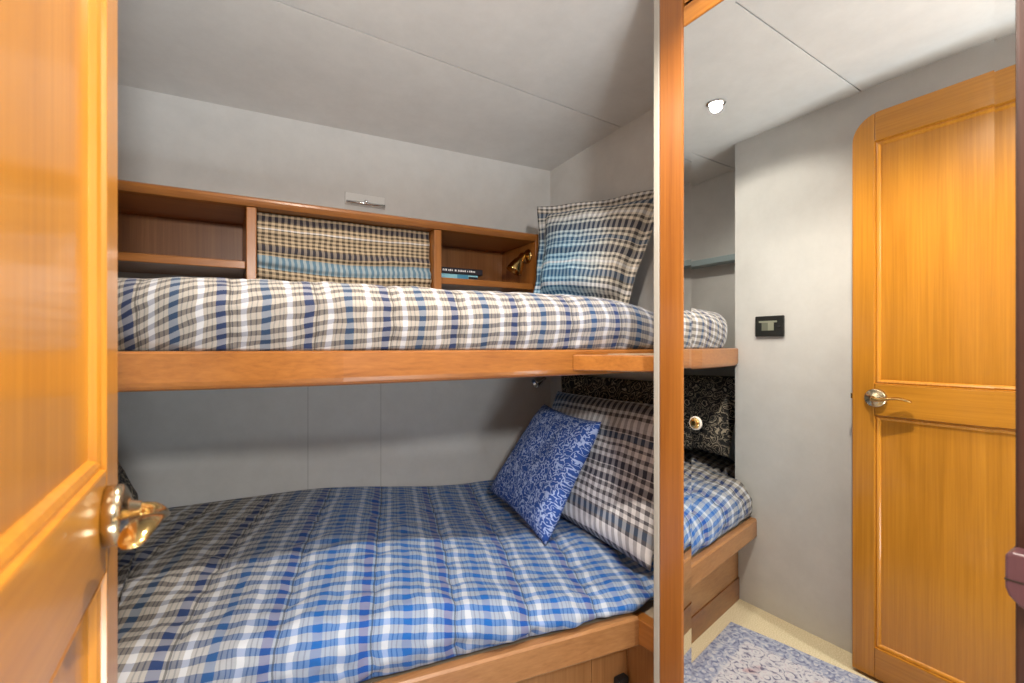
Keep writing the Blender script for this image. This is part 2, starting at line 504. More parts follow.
def prism_x(poly, x0, x1, bm=None):
    """polygon in (y, z) extruded along x"""
    bm = bm or bmesh.new()
    lo = [bm.verts.new((x0, y, z)) for y, z in poly]
    hi = [bm.verts.new((x1, y, z)) for y, z in poly]
    n = len(poly)
    bm.faces.new(lo[::-1]); bm.faces.new(hi)
    for i in range(n):
        j = (i + 1) % n
        bm.faces.new((lo[i], lo[j], hi[j], hi[i]))
    return bm

def frame_of(d):
    d = Vector(d).normalized()
    a = Vector((0, 0, 1)) if abs(d.z) < 0.9 else Vector((1, 0, 0))
    u = a.cross(d).normalized()
    v = d.cross(u).normalized()
    return d, u, v

def lathe(p, d, prof, bm=None, n=28, cap=True):
    """profile [(distance along d, radius)] turned about the axis through p"""
    bm = bm or bmesh.new()
    p = Vector(p); d, u, v = frame_of(d)
    rings = []
    for t, r in prof:
        rings.append([bm.verts.new(p + d * t + (u * cos(2 * pi * k / n) + v * sin(2 * pi * k / n)) * r) for k in range(n)])
    for a, c in zip(rings, rings[1:]):
        for k in range(n):
            bm.faces.new((a[k], a[(k + 1) % n], c[(k + 1) % n], c[k]))
    if cap:
        bm.faces.new(rings[0][::-1]); bm.faces.new(rings[-1])
    return bm

def tube(pts, radii, bm=None, n=14, up=(0, 0, 1)):
    """elliptical tube along a polyline; radii = [(half width, half height)]"""
    bm = bm or bmesh.new()
    pts = [Vector(p) for p in pts]
    rings = []
    for i, p in enumerate(pts):
        d = (pts[min(i + 1, len(pts) - 1)] - pts[max(i - 1, 0)]).normalized()
        upv = Vector(up)
        side = d.cross(upv)
        if side.length < 1e-4: side = d.cross(Vector((1, 0, 0)))
        side.normalize()
        v = side.cross(d).normalized()
        a, c = radii[i] if isinstance(radii[i], tuple) else (radii[i], radii[i])
        rings.append([bm.verts.new(p + side * a * cos(2 * pi * k / n) + v * c * sin(2 * pi * k / n)) for k in range(n)])
    for a, c in zip(rings, rings[1:]):
        for k in range(n):
            bm.faces.new((a[k], a[(k + 1) % n], c[(k + 1) % n], c[k]))
    bm.faces.new(rings[0][::-1]); bm.faces.new(rings[-1])
    return bm

# ------------------------------------------------------------------ plan of the cabin (metres)
XW = -0.204           # left wall
YC = 1.213            # corner where the bunk alcove starts
XE = -0.486           # left end of the alcove
XR = 1.44             # right end of the alcove
XM = 0.904            # mirror plane
YM = 0.7535           # end of the mirror partition
def yback(x): return 2.0015 - 0.092 * x          # hull side
def yshelf(x): return 1.706 - 0.092 * x          # front of the shelf unit
def yup(x):                                      # front of the upper bunk rail
    return 1.114 - 0.1486 * x if x > 0.239 else 1.0785 - 0.265 * (x - 0.239)
def ylow(x): return 1.1105 - 0.185 * (x + 0.204) # front of the lower bunk rail
def ybase(x): return 1.161 - 0.17 * x
def zceil(y):
    pts = [(-2.4, 2.113), (0.72, 2.110), (1.377, 2.094), (1.87, 2.066), (2.3, 2.03)]
    for (a, za), (c, zc) in zip(pts, pts[1:]):
        if y <= c: return za + (zc - za) * (y - a) / (c - a)
    return pts[-1][1]

# ------------------------------------------------------------------ setting
def struct(name, bm, mat, label, cat, bevel=0.0):
    return tag(obj(name, bm, mat, None, False, bevel), label, cat, None, 'structure')

struct('floor', prism([(-1.2, -2.4), (1.7, -2.4), (1.7, 2.2), (-1.2, 2.2)], -0.05, 0.0), M_CARPET, 'cream carpeted cabin floor around the rug', 'floor')

bm = bmesh.new()
def ceil_panel(y0, y1, bm):
    n = max(1, int((y1 - y0) / 0.12))
    prof = [(y0 + (y1 - y0) * i / n) for i in range(n + 1)]
    poly = [(y, zceil(y)) for y in prof] + [(y1, zceil(y1) + 0.03), (y0, zceil(y0) + 0.03)]
    prism_x(poly, -1.2, 1.7, bm)
ceil_panel(-2.4, 0.7175, bm); ceil_panel(0.7225, 1.3745, bm); ceil_panel(1.3795, 2.2, bm)
struct('ceiling', bm, M_CEIL, 'grey ceiling of three panels with thin dark joints', 'ceiling')
struct('trim_1', box(-1.2, 1.7, 0.715, 0.725, 2.118, 2.13), M_GAP, 'thin dark ceiling joint reflected high in the mirror', 'trim')
struct('trim_2', box(-1.2, 1.7, 1.372, 1.382, 2.10, 2.115), M_GAP, 'thin dark ceiling joint over the bunks', 'trim')

ZT = 2.14
struct('wall_left', box(XW - 0.28, XW, -0.1, YC, -0.05, ZT), M_WALL, 'grey wall behind the open door with the black switch panel', 'wall')
struct('wall_end', box(XE - 0.08, XE, YC - 0.01, 2.2, -0.05, ZT), M_WALL, 'grey end wall of the bunks seen in the mirror', 'wall')
wb = struct('wall_back', prism([(XE - 0.08, yback(XE - 0.08)), (XR + 0.1, yback(XR + 0.1)), (XR + 0.1, yback(XR + 0.1) + 0.08), (XE - 0.08, yback(XE - 0.08) + 0.08)],
                          -0.05, ZT), M_WALL, 'grey hull-side wall behind both bunks', 'wall')
struct('wall_right', box(XR, XR + 0.08, YM - 0.1, 2.0, -0.05, ZT), M_WALL, 'grey wall at the right end of the bunks behind the pillows', 'wall')
struct('wall_wardrobe', box(XM + 0.02, XR + 0.08, -0.1, YM, -0.05, ZT), M_WALL, 'partition carrying the mirror between cabin and bunks', 'wall')
bm = box(XW - 0.28, -0.15, -0.2, -0.1, -0.05, ZT)
box(0.66, XR + 0.08, -0.2, -0.1, -0.05, ZT, bm)
box(-0.15, 0.66, -0.2, -0.1, 1.96, ZT, bm)
struct('wall_front', bm, M_WALL, 'grey wall around the doorway the cabin is seen from', 'wall')
struct('trim_3', box(XM - 0.004, XM + 0.02, 0.737, YM, 0.0, zceil(0.75)), M_WHITE, 'narrow off-white edge strip beside the mirror frame', 'trim', 0.002)
# joints of the wall covering
def seam_back(name, x, z0, z1, label):
    y = yback(x)
    struct(name, prism([(x - .0012, y - .0008), (x + .0012, y - .0008), (x + .0012, y + .002), (x - .0012, y + .002)], z0, z1), M_JOINT, label, 'trim')
seam_back('trim_4', 0.585, 0.45, 1.07, 'thin upright joint in the hull wall under the upper bunk, nearer the blue cushion')
seam_back('trim_5', 0.30, 0.45, 1.07, 'thin upright joint in the hull wall under the upper bunk, nearer the open door')

# ------------------------------------------------------------------ open door on the left
DX = -0.101; DT = 0.035; DY1 = 0.711; DY0 = 0.02; DZ0 = 0.012; DZ1 = 1.972
STW = 0.066
door = thing('door_1', 'varnished golden wood door standing open at the left', 'door', (DX - DT / 2, DY0, DZ0), None, 'structure')
def door_outline(y0, y1, rnd):
    R = 0.085
    pts = [(y0, DZ0), (y1, DZ0)]
    for k in range(9):
        a = k / 8 * pi / 2
        pts.append((y1 - R + R * cos(a), DZ1 - R + R * sin(a)))
    return pts
SY = DY1 - STW
pts = [(SY, DZ0), (DY1, DZ0)]
R = 0.085
for k in range(11):
    a = k / 10 * pi / 2
    y = DY1 - R + R * cos(a)
    z = DZ1 - R + R * sin(a)
    if y < SY:
        aa = math.acos((SY - DY1 + R) / R)
        pts.append((SY, DZ1 - R + R * sin(aa)))
        break
    pts.append((y, z))
zs_top = pts[-1][1]
obj('stile', prism_x(pts, DX - DT, DX), W_DOOR_Z, door, bevel=0.003)
obj('stile', prism_x([(DY0, DZ0), (DY0 + 0.07, DZ0), (DY0 + 0.07, DZ1), (DY0, DZ1)], DX - DT, DX), W_DOOR_Z, door, bevel=0.003)
PY0, PY1 = DY0 + 0.07, SY
RAILS = [(DZ0, 0.118), (0.922, 1.031), (1.870, DZ1)]
tp_ = [(PY0, 1.870), (PY1, 1.870), (PY1, zs_top)]
for k in range(6):
    aa = math.acos((SY - DY1 + R) / R); a = aa + (pi / 2 - aa) * (k + 1) / 6
    tp_.append((DY1 - R + R * cos(a), DZ1 - R + R * sin(a)))
tp_.append((PY0, DZ1))
obj('top_rail', prism_x(tp_, DX - DT, DX), W_DOOR_Y, door, bevel=0.003)
obj('middle_rail', prism_x([(PY0, .922), (PY1, .922), (PY1, 1.031), (PY0, 1.031)], DX - DT, DX), W_DOOR_Y, door, bevel=0.003)
obj('bottom_rail', prism_x([(PY0, DZ0), (PY1, DZ0), (PY1, .118), (PY0, .118)], DX - DT, DX), W_DOOR_Y, door, bevel=0.003)
def bead(y0, y1, z0, z1):
    """moulding that steps from the frame down to the panel"""
    bm = bmesh.new()
    prof = [(0.0, 0.0), (0.0015, -0.005), (0.007, -0.0035), (0.012, -0.006), (0.0155, -0.0125)]
    rings = []
    for ins, h in prof:
        rings.append([bm.verts.new((DX + h, y, z)) for y, z in ((y0 + ins, z0 + ins), (y1 - ins, z0 + ins), (y1 - ins, z1 - ins), (y0 + ins, z1 - ins))])
    for k in range(4):
        j = (k + 1) % 4
        for a, c in zip(rings, rings[1:]):
            bm.faces.new((a[k], a[j], c[j], c[k]))
        a, c = rings[-1], rings[0]
        pa, pb = bm.verts.new(a[k].co), None
    bmesh.ops.delete(bm, geom=[v for v in bm.verts if not v.link_faces], context='VERTS')
    return bm
for z0, z1 in ((0.118, 0.922), (1.031, 1.870)):
    p = obj('panel', box(DX - 0.024, DX - 0.012, PY0 - 0.004, PY1 + 0.004, z0 - 0.004, z1 + 0.004), W_DOOR_Z, door)
    obj('bead_moulding', bead(PY0, PY1, z0, z1), W_DOOR_Z, p, smooth=False)
HY, HZ = 0.639, 0.983
hd = obj('door_handle', lathe((DX, HY, HZ), (1, 0, 0), [(0, .0315), (.010, .0318), (.014, .0310), (.0165, .028), (.017, .024), (.020, .021), (.021, .013), (.030, .011)], n=40),
         M_NICKEL, door, smooth=True, bevel=0.0, label='nickel and brass lever handle')
lv = [(DX + .020, HY, HZ), (DX + .036, HY, HZ + .001), (DX + .045, HY - .006, HZ - .001), (DX + .047, HY - .022, HZ - .003), (DX + .045, HY - .042, HZ + .003),
      (DX + .041, HY - .062, HZ + .007), (DX + .037, HY - .080, HZ + .006), (DX + .034, HY - .096, HZ + .001), (DX + .033, HY - .106, HZ - .003)]
lr = [.010, .009, (.010, .008), (.011, .006), (.013, .0055), (.014, .0055), (.0145, .005), (.013, .0045), (.007, .003)]
obj('lever', tube(lv, lr), M_BRASS, hd, smooth=True, sub=1)
obj('latch_plate', box(DX - DT + .008, DX - .008, DY1 - .001, DY1 + .0015, HZ - .035, HZ + .035), M_NICKEL, door, bevel=0.0006)
obj('latch_bolt', prism_x([(DY1, HZ - .01), (DY1 + .010, HZ - .01), (DY1 + .010, HZ + .01), (DY1, HZ + .01)], DX - DT + .012, DX - .012), M_BRASS, door, bevel=0.002)
for z in (0.3, 1.7):
    obj('hinge', lathe((DX + .002, DY0 - .003, z), (0, 0, 1), [(0, .006), (.08, .006)], n=12), M_BRASS, door, smooth=False)

# ------------------------------------------------------------------ mirror on the right
mir = thing('mirror', 'tall faceted-edge mirror in an orange wood frame on the right', 'mirror', (XM, 0.4, 0.0))
FX = XM - 0.004
obj('stile', box(FX, XM + .02, 0.669, 0.7367, 0.02, 2.105), W_ORANGE_Z, mir, bevel=0.004)
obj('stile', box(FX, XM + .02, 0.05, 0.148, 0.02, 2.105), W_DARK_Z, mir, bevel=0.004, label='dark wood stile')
obj('top_rail', box(FX, XM + .02, 0.148, 0.669, 1.899, 1.945), W_ORANGE_Y, mir, bevel=0.003)
obj('bottom_rail', box(FX, XM + .02, 0.148, 0.669, 0.02, 0.14), W_ORANGE_Y, mir, bevel=0.003)
vent = obj('vent_panel', box(XM + .008, XM + .019, 0.148, 0.669, 1.945, 2.10), W_DARK_Z, mir, label='dark backing of the louvres')
for k in range(6):
    z = 1.952 + 0.025 * k
    bm = prism_x([(0.15, z), (0.667, z), (0.667, z + .012), (0.15, z + .012)], FX + .002, XM + .012)
    for v in bm.verts:
        if v.co.x > XM: v.co.z += 0.008
    obj('louvre_slat', bm, W_ORANGE_Y, vent, bevel=0.001)
# glass with a bevelled rim
GY0, GY1, GZ0, GZ1 = 0.148, 0.669, 0.14, 1.899
BV = 0.020; LIFT = BV * tan(radians(1.7))
bm = bmesh.new()
inn = [bm.verts.new((XM, y, z)) for y, z in ((GY0 + BV, GZ0 + BV), (GY1 - BV, GZ0 + BV), (GY1 - BV, GZ1 - BV), (GY0 + BV, GZ1 - BV))]
bm.faces.new(inn)
back = [bm.verts.new((XM + .006, y, z)) for y, z in ((GY0, GZ0), (GY1, GZ0), (GY1, GZ1), (GY0, GZ1))]
rim = [bm.verts.new((XM - LIFT, y, z)) for y, z in ((GY0, GZ0), (GY1, GZ0), (GY1, GZ1), (GY0, GZ1))]
for k in range(4):
    j = (k + 1) % 4
    bm.faces.new((inn[k], inn[j], rim[j], rim[k]))
    bm.faces.new((rim[k], rim[j], back[j], back[k]))
bm.faces.new(back[::-1])
obj('mirror_glass', bm, M_MIRROR, mir, label='mirror glass with a slanted rim')
lk = obj('push_latch', lathe((XM + .001, 0.638, 0.989), (-1, 0, 0), [(0, .0152), (.003, .0152), (.0045, .0142), (.0045, .0125), (.003, .012)], n=32), plain('ivory_ring', (.5, .46, .40), .25), mir, smooth=False, label='round push latch with an ivory ring')
obj('button', lathe((XM - .001, 0.638, 0.989), (-1, 0, 0), [(0, .0122), (.004, .0118), (.006, .009), (.0065, .004)], n=28), M_BRASS, lk, smooth=True)
# wooden pull on the dark stile
pp = [(0.072, 0.895), (0.145, 0.895), (0.152, 0.890), (0.152, 0.846), (0.149, 0.837), (0.140, 0.827), (0.128, 0.821), (0.072, 0.821)]
pl = obj('wooden_pull', prism_x(pp, XM - .036, FX), W_MAUVE, mir, bevel=0.004, seg=3, label='rounded mauve-brown wooden pull')
obj('groove', box(XM - .0368, XM - .034, .075, .1522, .857, .859), M_DARKIN, pl)

# ------------------------------------------------------------------ shelf unit on the hull wall
shu = thing('shelf_unit', 'open honey wood shelf unit along the hull wall above the upper bunk', 'shelf', (0.48, 1.9, 1.33))
XS1 = 1.156
def band(x0, x1, f0, f1, z0, z1, bm=None):
    return prism([(x0, f0(x0)), (x1, f0(x1)), (x1, f1(x1)), (x0, f1(x0))], z0, z1, bm)
wallf = lambda x: yback(x) - .002
obj('end_panel', band(XS1, XS1 + .016, lambda x: yshelf(x) + .006, lambda x: yback(x) - .002, 1.325, 1.6485), W_HON_Z, shu, bevel=0.002)
bm = bmesh.new()
# top with a rounded front lip
prof = [(0.0, 1.626), (-0.004, 1.634), (-0.003, 1.642), (0.004, 1.647), (0.012, 1.6485), (0.10, 1.6485), (0.288, 1.6485), (0.288, 1.615), (0.03, 1.615), (0.006, 1.617)]
rings = []
for x in (XE + .002, XS1):
    rings.append([bm.verts.new((x, yshelf(x) + o, z)) for o, z in prof])
n = len(prof)
bm.faces.new(rings[0]); bm.faces.new(rings[1][::-1])
for k in range(n):
    bm.faces.new((rings[0][k], rings[0][(k + 1) % n], rings[1][(k + 1) % n], rings[1][k]))
obj('top_board', bm, W_HON_X, shu, smooth=False, bevel=0.0015)
fr2 = lambda x: yshelf(x) + .006
fr3 = lambda x: yshelf(x) + .022
obj('back_panel', band(XE + .002, XS1, lambda x: yback(x) - .010, wallf, 1.438, 1.615), wood('red_brown_wood', 'z', (.19, .068, .015), (.31, .125, .034), .4, .15), shu)
obj('shelf_board', band(XE + .002, 0.074, fr3, lambda x: yback(x) - .010, 1.414, 1.440), W_HON_X, shu, bevel=0.003)
obj('shelf_board', band(0.7335, XS1, fr3, lambda x: yback(x) - .010, 1.408, 1.434), W_HON_X, shu, bevel=0.003)
obj('divider', band(0.0745, 0.104, fr2, lambda x: yback(x) - .010, 1.325, 1.615), W_HON_Z, shu, bevel=0.003)
obj('divider', band(0.7035, 0.733, fr2, lambda x: yback(x) - .010, 1.325, 1.615), W_HON_Z, shu, bevel=0.003)
obj('end_panel', band(XE + .003, XE + .02, fr2, lambda x: yback(x) - .011, 1.325, 1.614), W_HON_Z, shu, bevel=0.002)

# plaid blind across the middle compartment
def cloth_grid(name, nu, nv, f, uvf, mat, parent=None, thick=0.006, label=None):
    bm = bmesh.new()
    uvl = bm.loops.layers.uv.new('UVMap')
    vs = [[bm.verts.new(f(i / nu, j / nv)) for j in range(nv + 1)] for i in range(nu + 1)]
    for i in range(nu):
        for j in range(nv):
            fc = bm.faces.new((vs[i][j], vs[i + 1][j], vs[i + 1][j + 1], vs[i][j + 1]))
            for lp, (a, c) in zip(fc.loops, ((i, j), (i + 1, j), (i + 1, j + 1), (i, j + 1))):
                lp[uvl].uv = uvf(a / nu, c / nv)
    o = obj(name, bm, mat, parent, smooth=True, label=label)
    md = o.modifiers.new('cloth thickness', 'SOLIDIFY'); md.thickness = thick; md.offset = 0
    return o
BX0, BX1 = 0.108, 0.700
def blind_f(s, t):
    x = BX0 + (BX1 - BX0) * s
    z = 1.612 - 0.250 * t
    y = yshelf(x) + 0.055
    # sagging folds
    sag = 0.030 * sin(pi * min(1, s * 1.15)) * t
    z -= sag * 0.6
    fold = 0.0
    for c, w, a in ((0.22, .05, .006), (0.50, .06, .012), (0.66, .05, .016), (0.80, .06, .020), (0.95, .05, .018)):
        cc = c + 0.03 * sin(3 * s + 9 * c)
        fold += a * math.exp(-((t - cc) / w) ** 2)
    y -= fold + 0.004 * noise.noise((x * 9, z * 16, 3)) + 0.01 * t
    return (x, y, z)
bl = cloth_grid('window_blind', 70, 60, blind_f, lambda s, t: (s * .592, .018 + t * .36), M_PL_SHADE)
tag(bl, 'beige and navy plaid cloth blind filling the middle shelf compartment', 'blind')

# ------------------------------------------------------------------ upper bunk
ub = thing('upper_bunk', 'upper bunk with a thick honey wood front rail', 'bunk', (0.48, 1.5, 1.079))
RT = 0.032
xs = [XW + .005, -0.05, 0.1, 0.239, 0.45, 0.7, 0.95, 1.1, 1.25]
prof = [(0.016, 1.070), (0.008, 1.0735), (0.003, 1.079), (0.0, 1.088), (0.0, 1.120), (0.0, 1.147), (0.005, 1.152), (RT - .004, 1.152), (RT, 1.148), (RT, 1.070)]
bm = bmesh.new(); rings = []
for x in xs:
    rings.append([bm.verts.new((x, yup(x) + o, z + (0.010 * max(0, x) if z < 1.1 else 0))) for o, z in prof])
for a, c in zip(rings, rings[1:]):
    for k in range(len(prof)):
        j = (k + 1) % len(prof)
        bm.faces.new((a[k], a[j], c[j], c[k]))
bm.faces.new(rings[0]); bm.faces.new(rings[-1][::-1])
obj('front_rail', bm, W_HON_X, ub)
dk = [(x, yup(x) + RT) for x in xs if 0 < x < 1] + [(1.02, YM + .03), (XR - .002, YM + .03), (XR - .002, yback(XR) - .004), (XE + .002, yback(XE) - .004), (XE + .002, YC + .01), (XW + .02, YC + .01)]
obj('bunk_board', prism(dk, 1.088, 1.140), M_BOARD, ub)
obj('corner_block', prism([(.839, .986), (.985, .775), (1.02, .775), (1.02, .955), (.87, .984)], 1.094, 1.138), W_HON_Y, ub, bevel=0.003, label='bright orange corner piece at the rail end')

# ------------------------------------------------------------------ lower bunk
lb = thing('lower_bunk', 'lower bunk with a tan wood rail above its panelled base', 'bunk', (0.48, 1.5, 0.0))
xl = [XW + .003, 0.2, 0.6, 1.0]
prof = [(0.004, 0.312), (0.0, 0.318), (0.0, 0.388), (0.005, 0.394), (0.028, 0.394), (0.03, 0.390), (0.03, 0.312)]
bm = bmesh.new(); rings = []
for x in xl:
    rings.append([bm.verts.new((x, ylow(x) + o, z)) for o, z in prof])
for a, c in zip(rings, rings[1:]):
    for k in range(len(prof)):
        j = (k + 1) % len(prof)
        bm.faces.new((a[k], a[j], c[j], c[k]))
bm.faces.new(rings[0]); bm.faces.new(rings[-1][::-1])
obj('front_rail', bm, W_TAN_X, lb)
obj('corner_block', prism([(.985, .918), (.9995, .8885), (1.008, .765), (1.04, .765), (1.04, .918)], 0.318, 0.388), W_HON_Y, lb, bevel=0.003, label='bright orange corner piece at the rail end')
dk = [(XW + .003, ylow(XW) + .03), (1.0, ylow(1.0) + .03), (1.04, ylow(1.0) + .03), (1.04, YM + .004), (XR - .003, YM + .004), (XR - .003, yback(XR) - .004), (XE + .003, yback(XE) - .004), (XE + .003, YC + .003), (XW + .003, YC + .003)]
obj('bunk_board', prism(dk, 0.33, 0.382), M_BOARD, lb)
XB = 1.053
for x0, x1 in ((XW + .003, 0.42), (0.423, 0.925), (0.928, XB)):
    obj('base_panel', prism([(x0, ybase(x0)), (x1, ybase(x1)), (x1, ybase(x1) + .018), (x0, ybase(x0) + .018)], 0.10, 0.33), W_TAN_Z if x0 > .4 else W_TAN_X, lb, bevel=0.001)
obj('side_panel', box(XB, XB + .018, YM + .004, ybase(XB), 0.0, 0.33), W_TAN_Z, lb, bevel=0.001)
obj('toe_board', prism([(XW + .003, ybase(XW) - .006), (XB, ybase(XB) - .006), (XB, ybase(XB) + .012), (XW + .003, ybase(XW) + .012)], 0.0, 0.10), wood('brown_toe_wood', 'x', (.17, .065, .022), (.28, .12, .045), .35, .2), lb, bevel=0.001, label='darker brown toe board')
x = 1.03
obj('latch', box(x - .03, x + .012, ybase(x) - .022, ybase(x) + .002, 0.10, 0.165), M_RUBBER, lb, bevel=0.004, label='small black latch')

# ------------------------------------------------------------------ comforters
def comforter(name, label, mat, x0, x1, yf, yb, ztop, zbot, rad, over, seam=0.21, puff=0.012, wr=0.006, seed=0.0, nu=220, nv=110, xo=0.0, skew=0.0):
    """padded quilt over a mattress: closed body; UV in metres (u along the bunk, v from hull to front)"""
    bm = bmesh.new()
    uvl = bm.loops.layers.uv.new('UVMap')
    # profile parameter: list of (kind, t)
    grid = []; uvs = []
    for i in range(nu + 1):
        x = x0 + (x1 - x0) * i / nu
        f, bk = yf(x), yb(x)
        zt = ztop(x, 0); zb = zbot
        prof = []
        R_ = rad
        # from back edge across the top to the front, round over, and down tucking in at the bottom
        nt_ = int(nv * .58); na = int(nv * .26); nd = nv - nt_ - na
        fy = f - over
        for k in range(nt_):
            t = k / nt_
            y = bk + (fy + R_ * 1.5 - bk) * t
            zz = ztop(x, t)
            # crown: lower toward the hull
            prof.append((y, zz))
        ze = ztop(x, 1.0)
        H = ze - zb
        a_y = R_ * 1.5; a_z = min(H * .62, R_ * 1.2)
        for k in range(na):
            a = k / na * pi / 2
            prof.append((fy + a_y - a_y * sin(a), ze - a_z + a_z * cos(a)))
        for k in range(nd + 1):
            t = k / nd
            prof.append((fy + 0.022 * t ** 2.5, ze - a_z + (zb - (ze - a_z)) * t))
        arc = 0; row = []; uvr = []
        px_ = None
        for k, (y, z) in enumerate(prof):
            if px_: arc += sqrt((y - px_[0]) ** 2 + (z - px_[1]) ** 2)
            px_ = (y, z)
            # outward normal in the y-z plane
            a_, b_ = prof[max(k - 1, 0)], prof[min(k + 1, len(prof) - 1)]
            ty, tz = b_[0] - a_[0], b_[1] - a_[1]
            ln = sqrt(ty * ty + tz * tz) or 1
            ny, nz = tz / ln, -ty / ln
            env = min(1, k / 8) * min(1, (len(prof) - 1 - k) / 4 + .25)
            xx = x - skew * (y - f)
            su = ((xx - xo) % seam) / seam
            pf = (abs(sin(pi * su)) ** 0.45) - 1
            d = puff * pf * env
            d += wr * noise.noise((x * 9 + seed, arc * 17, seed)) * env
            d += wr * .55 * noise.noise((x * 34 + seed, arc * 30, seed + 5)) * env
            # crossways creases that run out from the stitching
            d += wr * .5 * (abs(2 * su - 1) ** 2) * sin(arc * 95 + 7 * noise.noise((x * 5, arc * 4, seed))) * env
            row.append(bm.verts.new((x, y + ny * d, z + nz * d)))
            uvr.append((x - skew * (y - f) - xo, arc - skew * x * .65))
        grid.append(row); uvs.append(uvr)
    m_ = len(grid[0])
    for i in range(nu):
        for j in range(m_ - 1):
            fc = bm.faces.new((grid[i][j], grid[i][j + 1], grid[i + 1][j + 1], grid[i + 1][j]))
            for lp, (a, c) in zip(fc.loops, ((i, j), (i, j + 1), (i + 1, j + 1), (i + 1, j))):
                lp[uvl].uv = uvs[a][c]
    # back, bottom and ends
    lowb = [bm.verts.new((r[0].co.x, r[0].co.y, zbot)) for r in grid]
    for i in range(nu):
        bm.faces.new((grid[i][0], grid[i + 1][0], lowb[i + 1], lowb[i]))
        bm.faces.new((grid[i][-1], lowb[i], lowb[i + 1], grid[i + 1][-1]))
    for i in (0, nu):
        fc = bm.faces.new(grid[i] + [lowb[i]])
        for lp in fc.loops:
            lp[uvl].uv = (lp.vert.co.y, lp.vert.co.z)
    o = obj(name, bm, mat, None, smooth=True)
    return tag(o, label, 'comforter')

def yfu(x):
    # left corner of the mattress is rounded, right end tapers behind the partition
    y = yup(max(x, -0.02)) + .004
    if x < 0.02: y = yup(0.02) + .004 + 0.9 * (0.02 - x) ** 1.3
    return y
def ztu(x, t):
    z = 1.316 - 0.010 * (1 - t)
    if x > 1.02: z -= min(0.05, (x - 1.02) * .22) * (0.4 + .6 * t)
    return z
comforter('comforter', 'cream and navy plaid comforter on the upper bunk', M_PL_UP, XE + .012, XR - .012, yfu, lambda x: yback(x) - .02, ztu, 1.1525, 0.062, 0.012, seed=1.3, nu=260, nv=100, seam=0.164, puff=0.006, wr=0.004, xo=0.025)

def yfl(x):
    return ylow(x) + .014 if x < 1.0 else ylow(1.0) + .014
def ztl(x, t):
    q = max(0, min(1, (x - 0.25) / 0.75)); z = 0.592 - 0.10 * q * q * (3 - 2 * q) * (.72 + .28 * min(1, t * 2.5)) + .008 * sin(pi * t)
    if t > .72: z -= 0.035 * ((t - .72) / .28) ** 1.6
    return z
def xl_front(x):
    # left of the alcove corner the quilt stays behind the wall end
    return max(yfl(x), YC + .03) if x < XW + .012 else yfl(x)
comforter('comforter', 'blue plaid comforter on the lower bunk', M_PL_LOW, XE + .012, XR - .012, xl_front, lambda x: yback(x) - .012, ztl, 0.3985, 0.095, 0.004, puff=0.012, wr=0.0085, seed=8.1, nu=280, nv=130, seam=0.195, xo=0.100, skew=0.31)

# ------------------------------------------------------------------ pillows
def pillow(name, label, cat, mat, BL, BR, TR, TL, thick, flange=0.0, n=48, pinch=0.05, wr=0.006, seed=0.0, group=None, curve=0.0, uvoff=(0, 0), power=.5):
    BL, BR, TR, TL = map(Vector, (BL, BR, TR, TL))
    w = ((BR - BL).length + (TR - TL).length) / 2
    h = ((TL - BL).length + (TR - BR).length) / 2
    nrm = ((BR - BL).cross(TL - BL)).normalized()
    bm = bmesh.new()
    uvl = bm.loops.layers.uv.new('UVMap')
    def base(s, t):
        # sides pulled in between the corners
        s2 = s + pinch * (0.5 - s) * sin(pi * t) * 1.2
        t2 = t + pinch * (0.5 - t) * sin(pi * s) * 1.2
        p = (BL * (1 - s2) + BR * s2) * (1 - t2) + (TL * (1 - s2) + TR * s2) * t2
        return p - nrm * curve * (1 - (2 * t - 1) ** 2)
    fl_u, fl_v = flange / w, flange / h
    def bulge(s, t):
        a = (s - fl_u) / (1 - 2 * fl_u); c = (t - fl_v) / (1 - 2 * fl_v)
        if a <= 0 or a >= 1 or c <= 0 or c >= 1: return 0.0
        a = 2 * a - 1; c = 2 * c - 1
        return ((1 - a ** 4) * (1 - c ** 4)) ** power
    front, backv = [], []
    for i in range(n + 1):
        fr, br = [], []
        for j in range(n + 1):
            s, t = i / n, j / n
            p = base(s, t); bu = bulge(s, t)
            edge = min(s, 1 - s, t, 1 - t)
            wv = wr * (noise.noise((s * w * 11 + seed, t * h * 11, seed)) + .5 * noise.noise((s * w * 26 + seed, t * h * 26, seed)))
            ripple = 0.006 * sin(30 * (s * w + t * h) + seed) * (1 - bu) if flange else 0
            e = 0.0025
            fr.append(bm.verts.new(p + nrm * (thick * .55 * bu + wv * (0.3 + bu) + ripple + e)))
            if edge == 0:
                br.append(fr[-1])
            else:
                br.append(bm.verts.new(p + nrm * (-thick * .45 * bu + ripple + wv * .3 - e)))
        front.append(fr); backv.append(br)
    def uvq(i, j): return (i / n * w + uvoff[0], j / n * h + uvoff[1])
    for i in range(n):
        for j in range(n):
            q = ((i, j), (i + 1, j), (i + 1, j + 1), (i, j + 1))
            fc = bm.faces.new([front[a][c] for a, c in q])
            for lp, (a, c) in zip(fc.loops, q): lp[uvl].uv = uvq(a, c)
            q2 = q[::-1]
            vv = [backv[a][c] for a, c in q2]
            try:
                fc = bm.faces.new(vv)
                for lp, (a, c) in zip(fc.loops, q2): lp[uvl].uv = uvq(a, c)
            except ValueError:
                pass
    o = obj(name, bm, mat, None, smooth=True)
    return tag(o, label, cat, group)

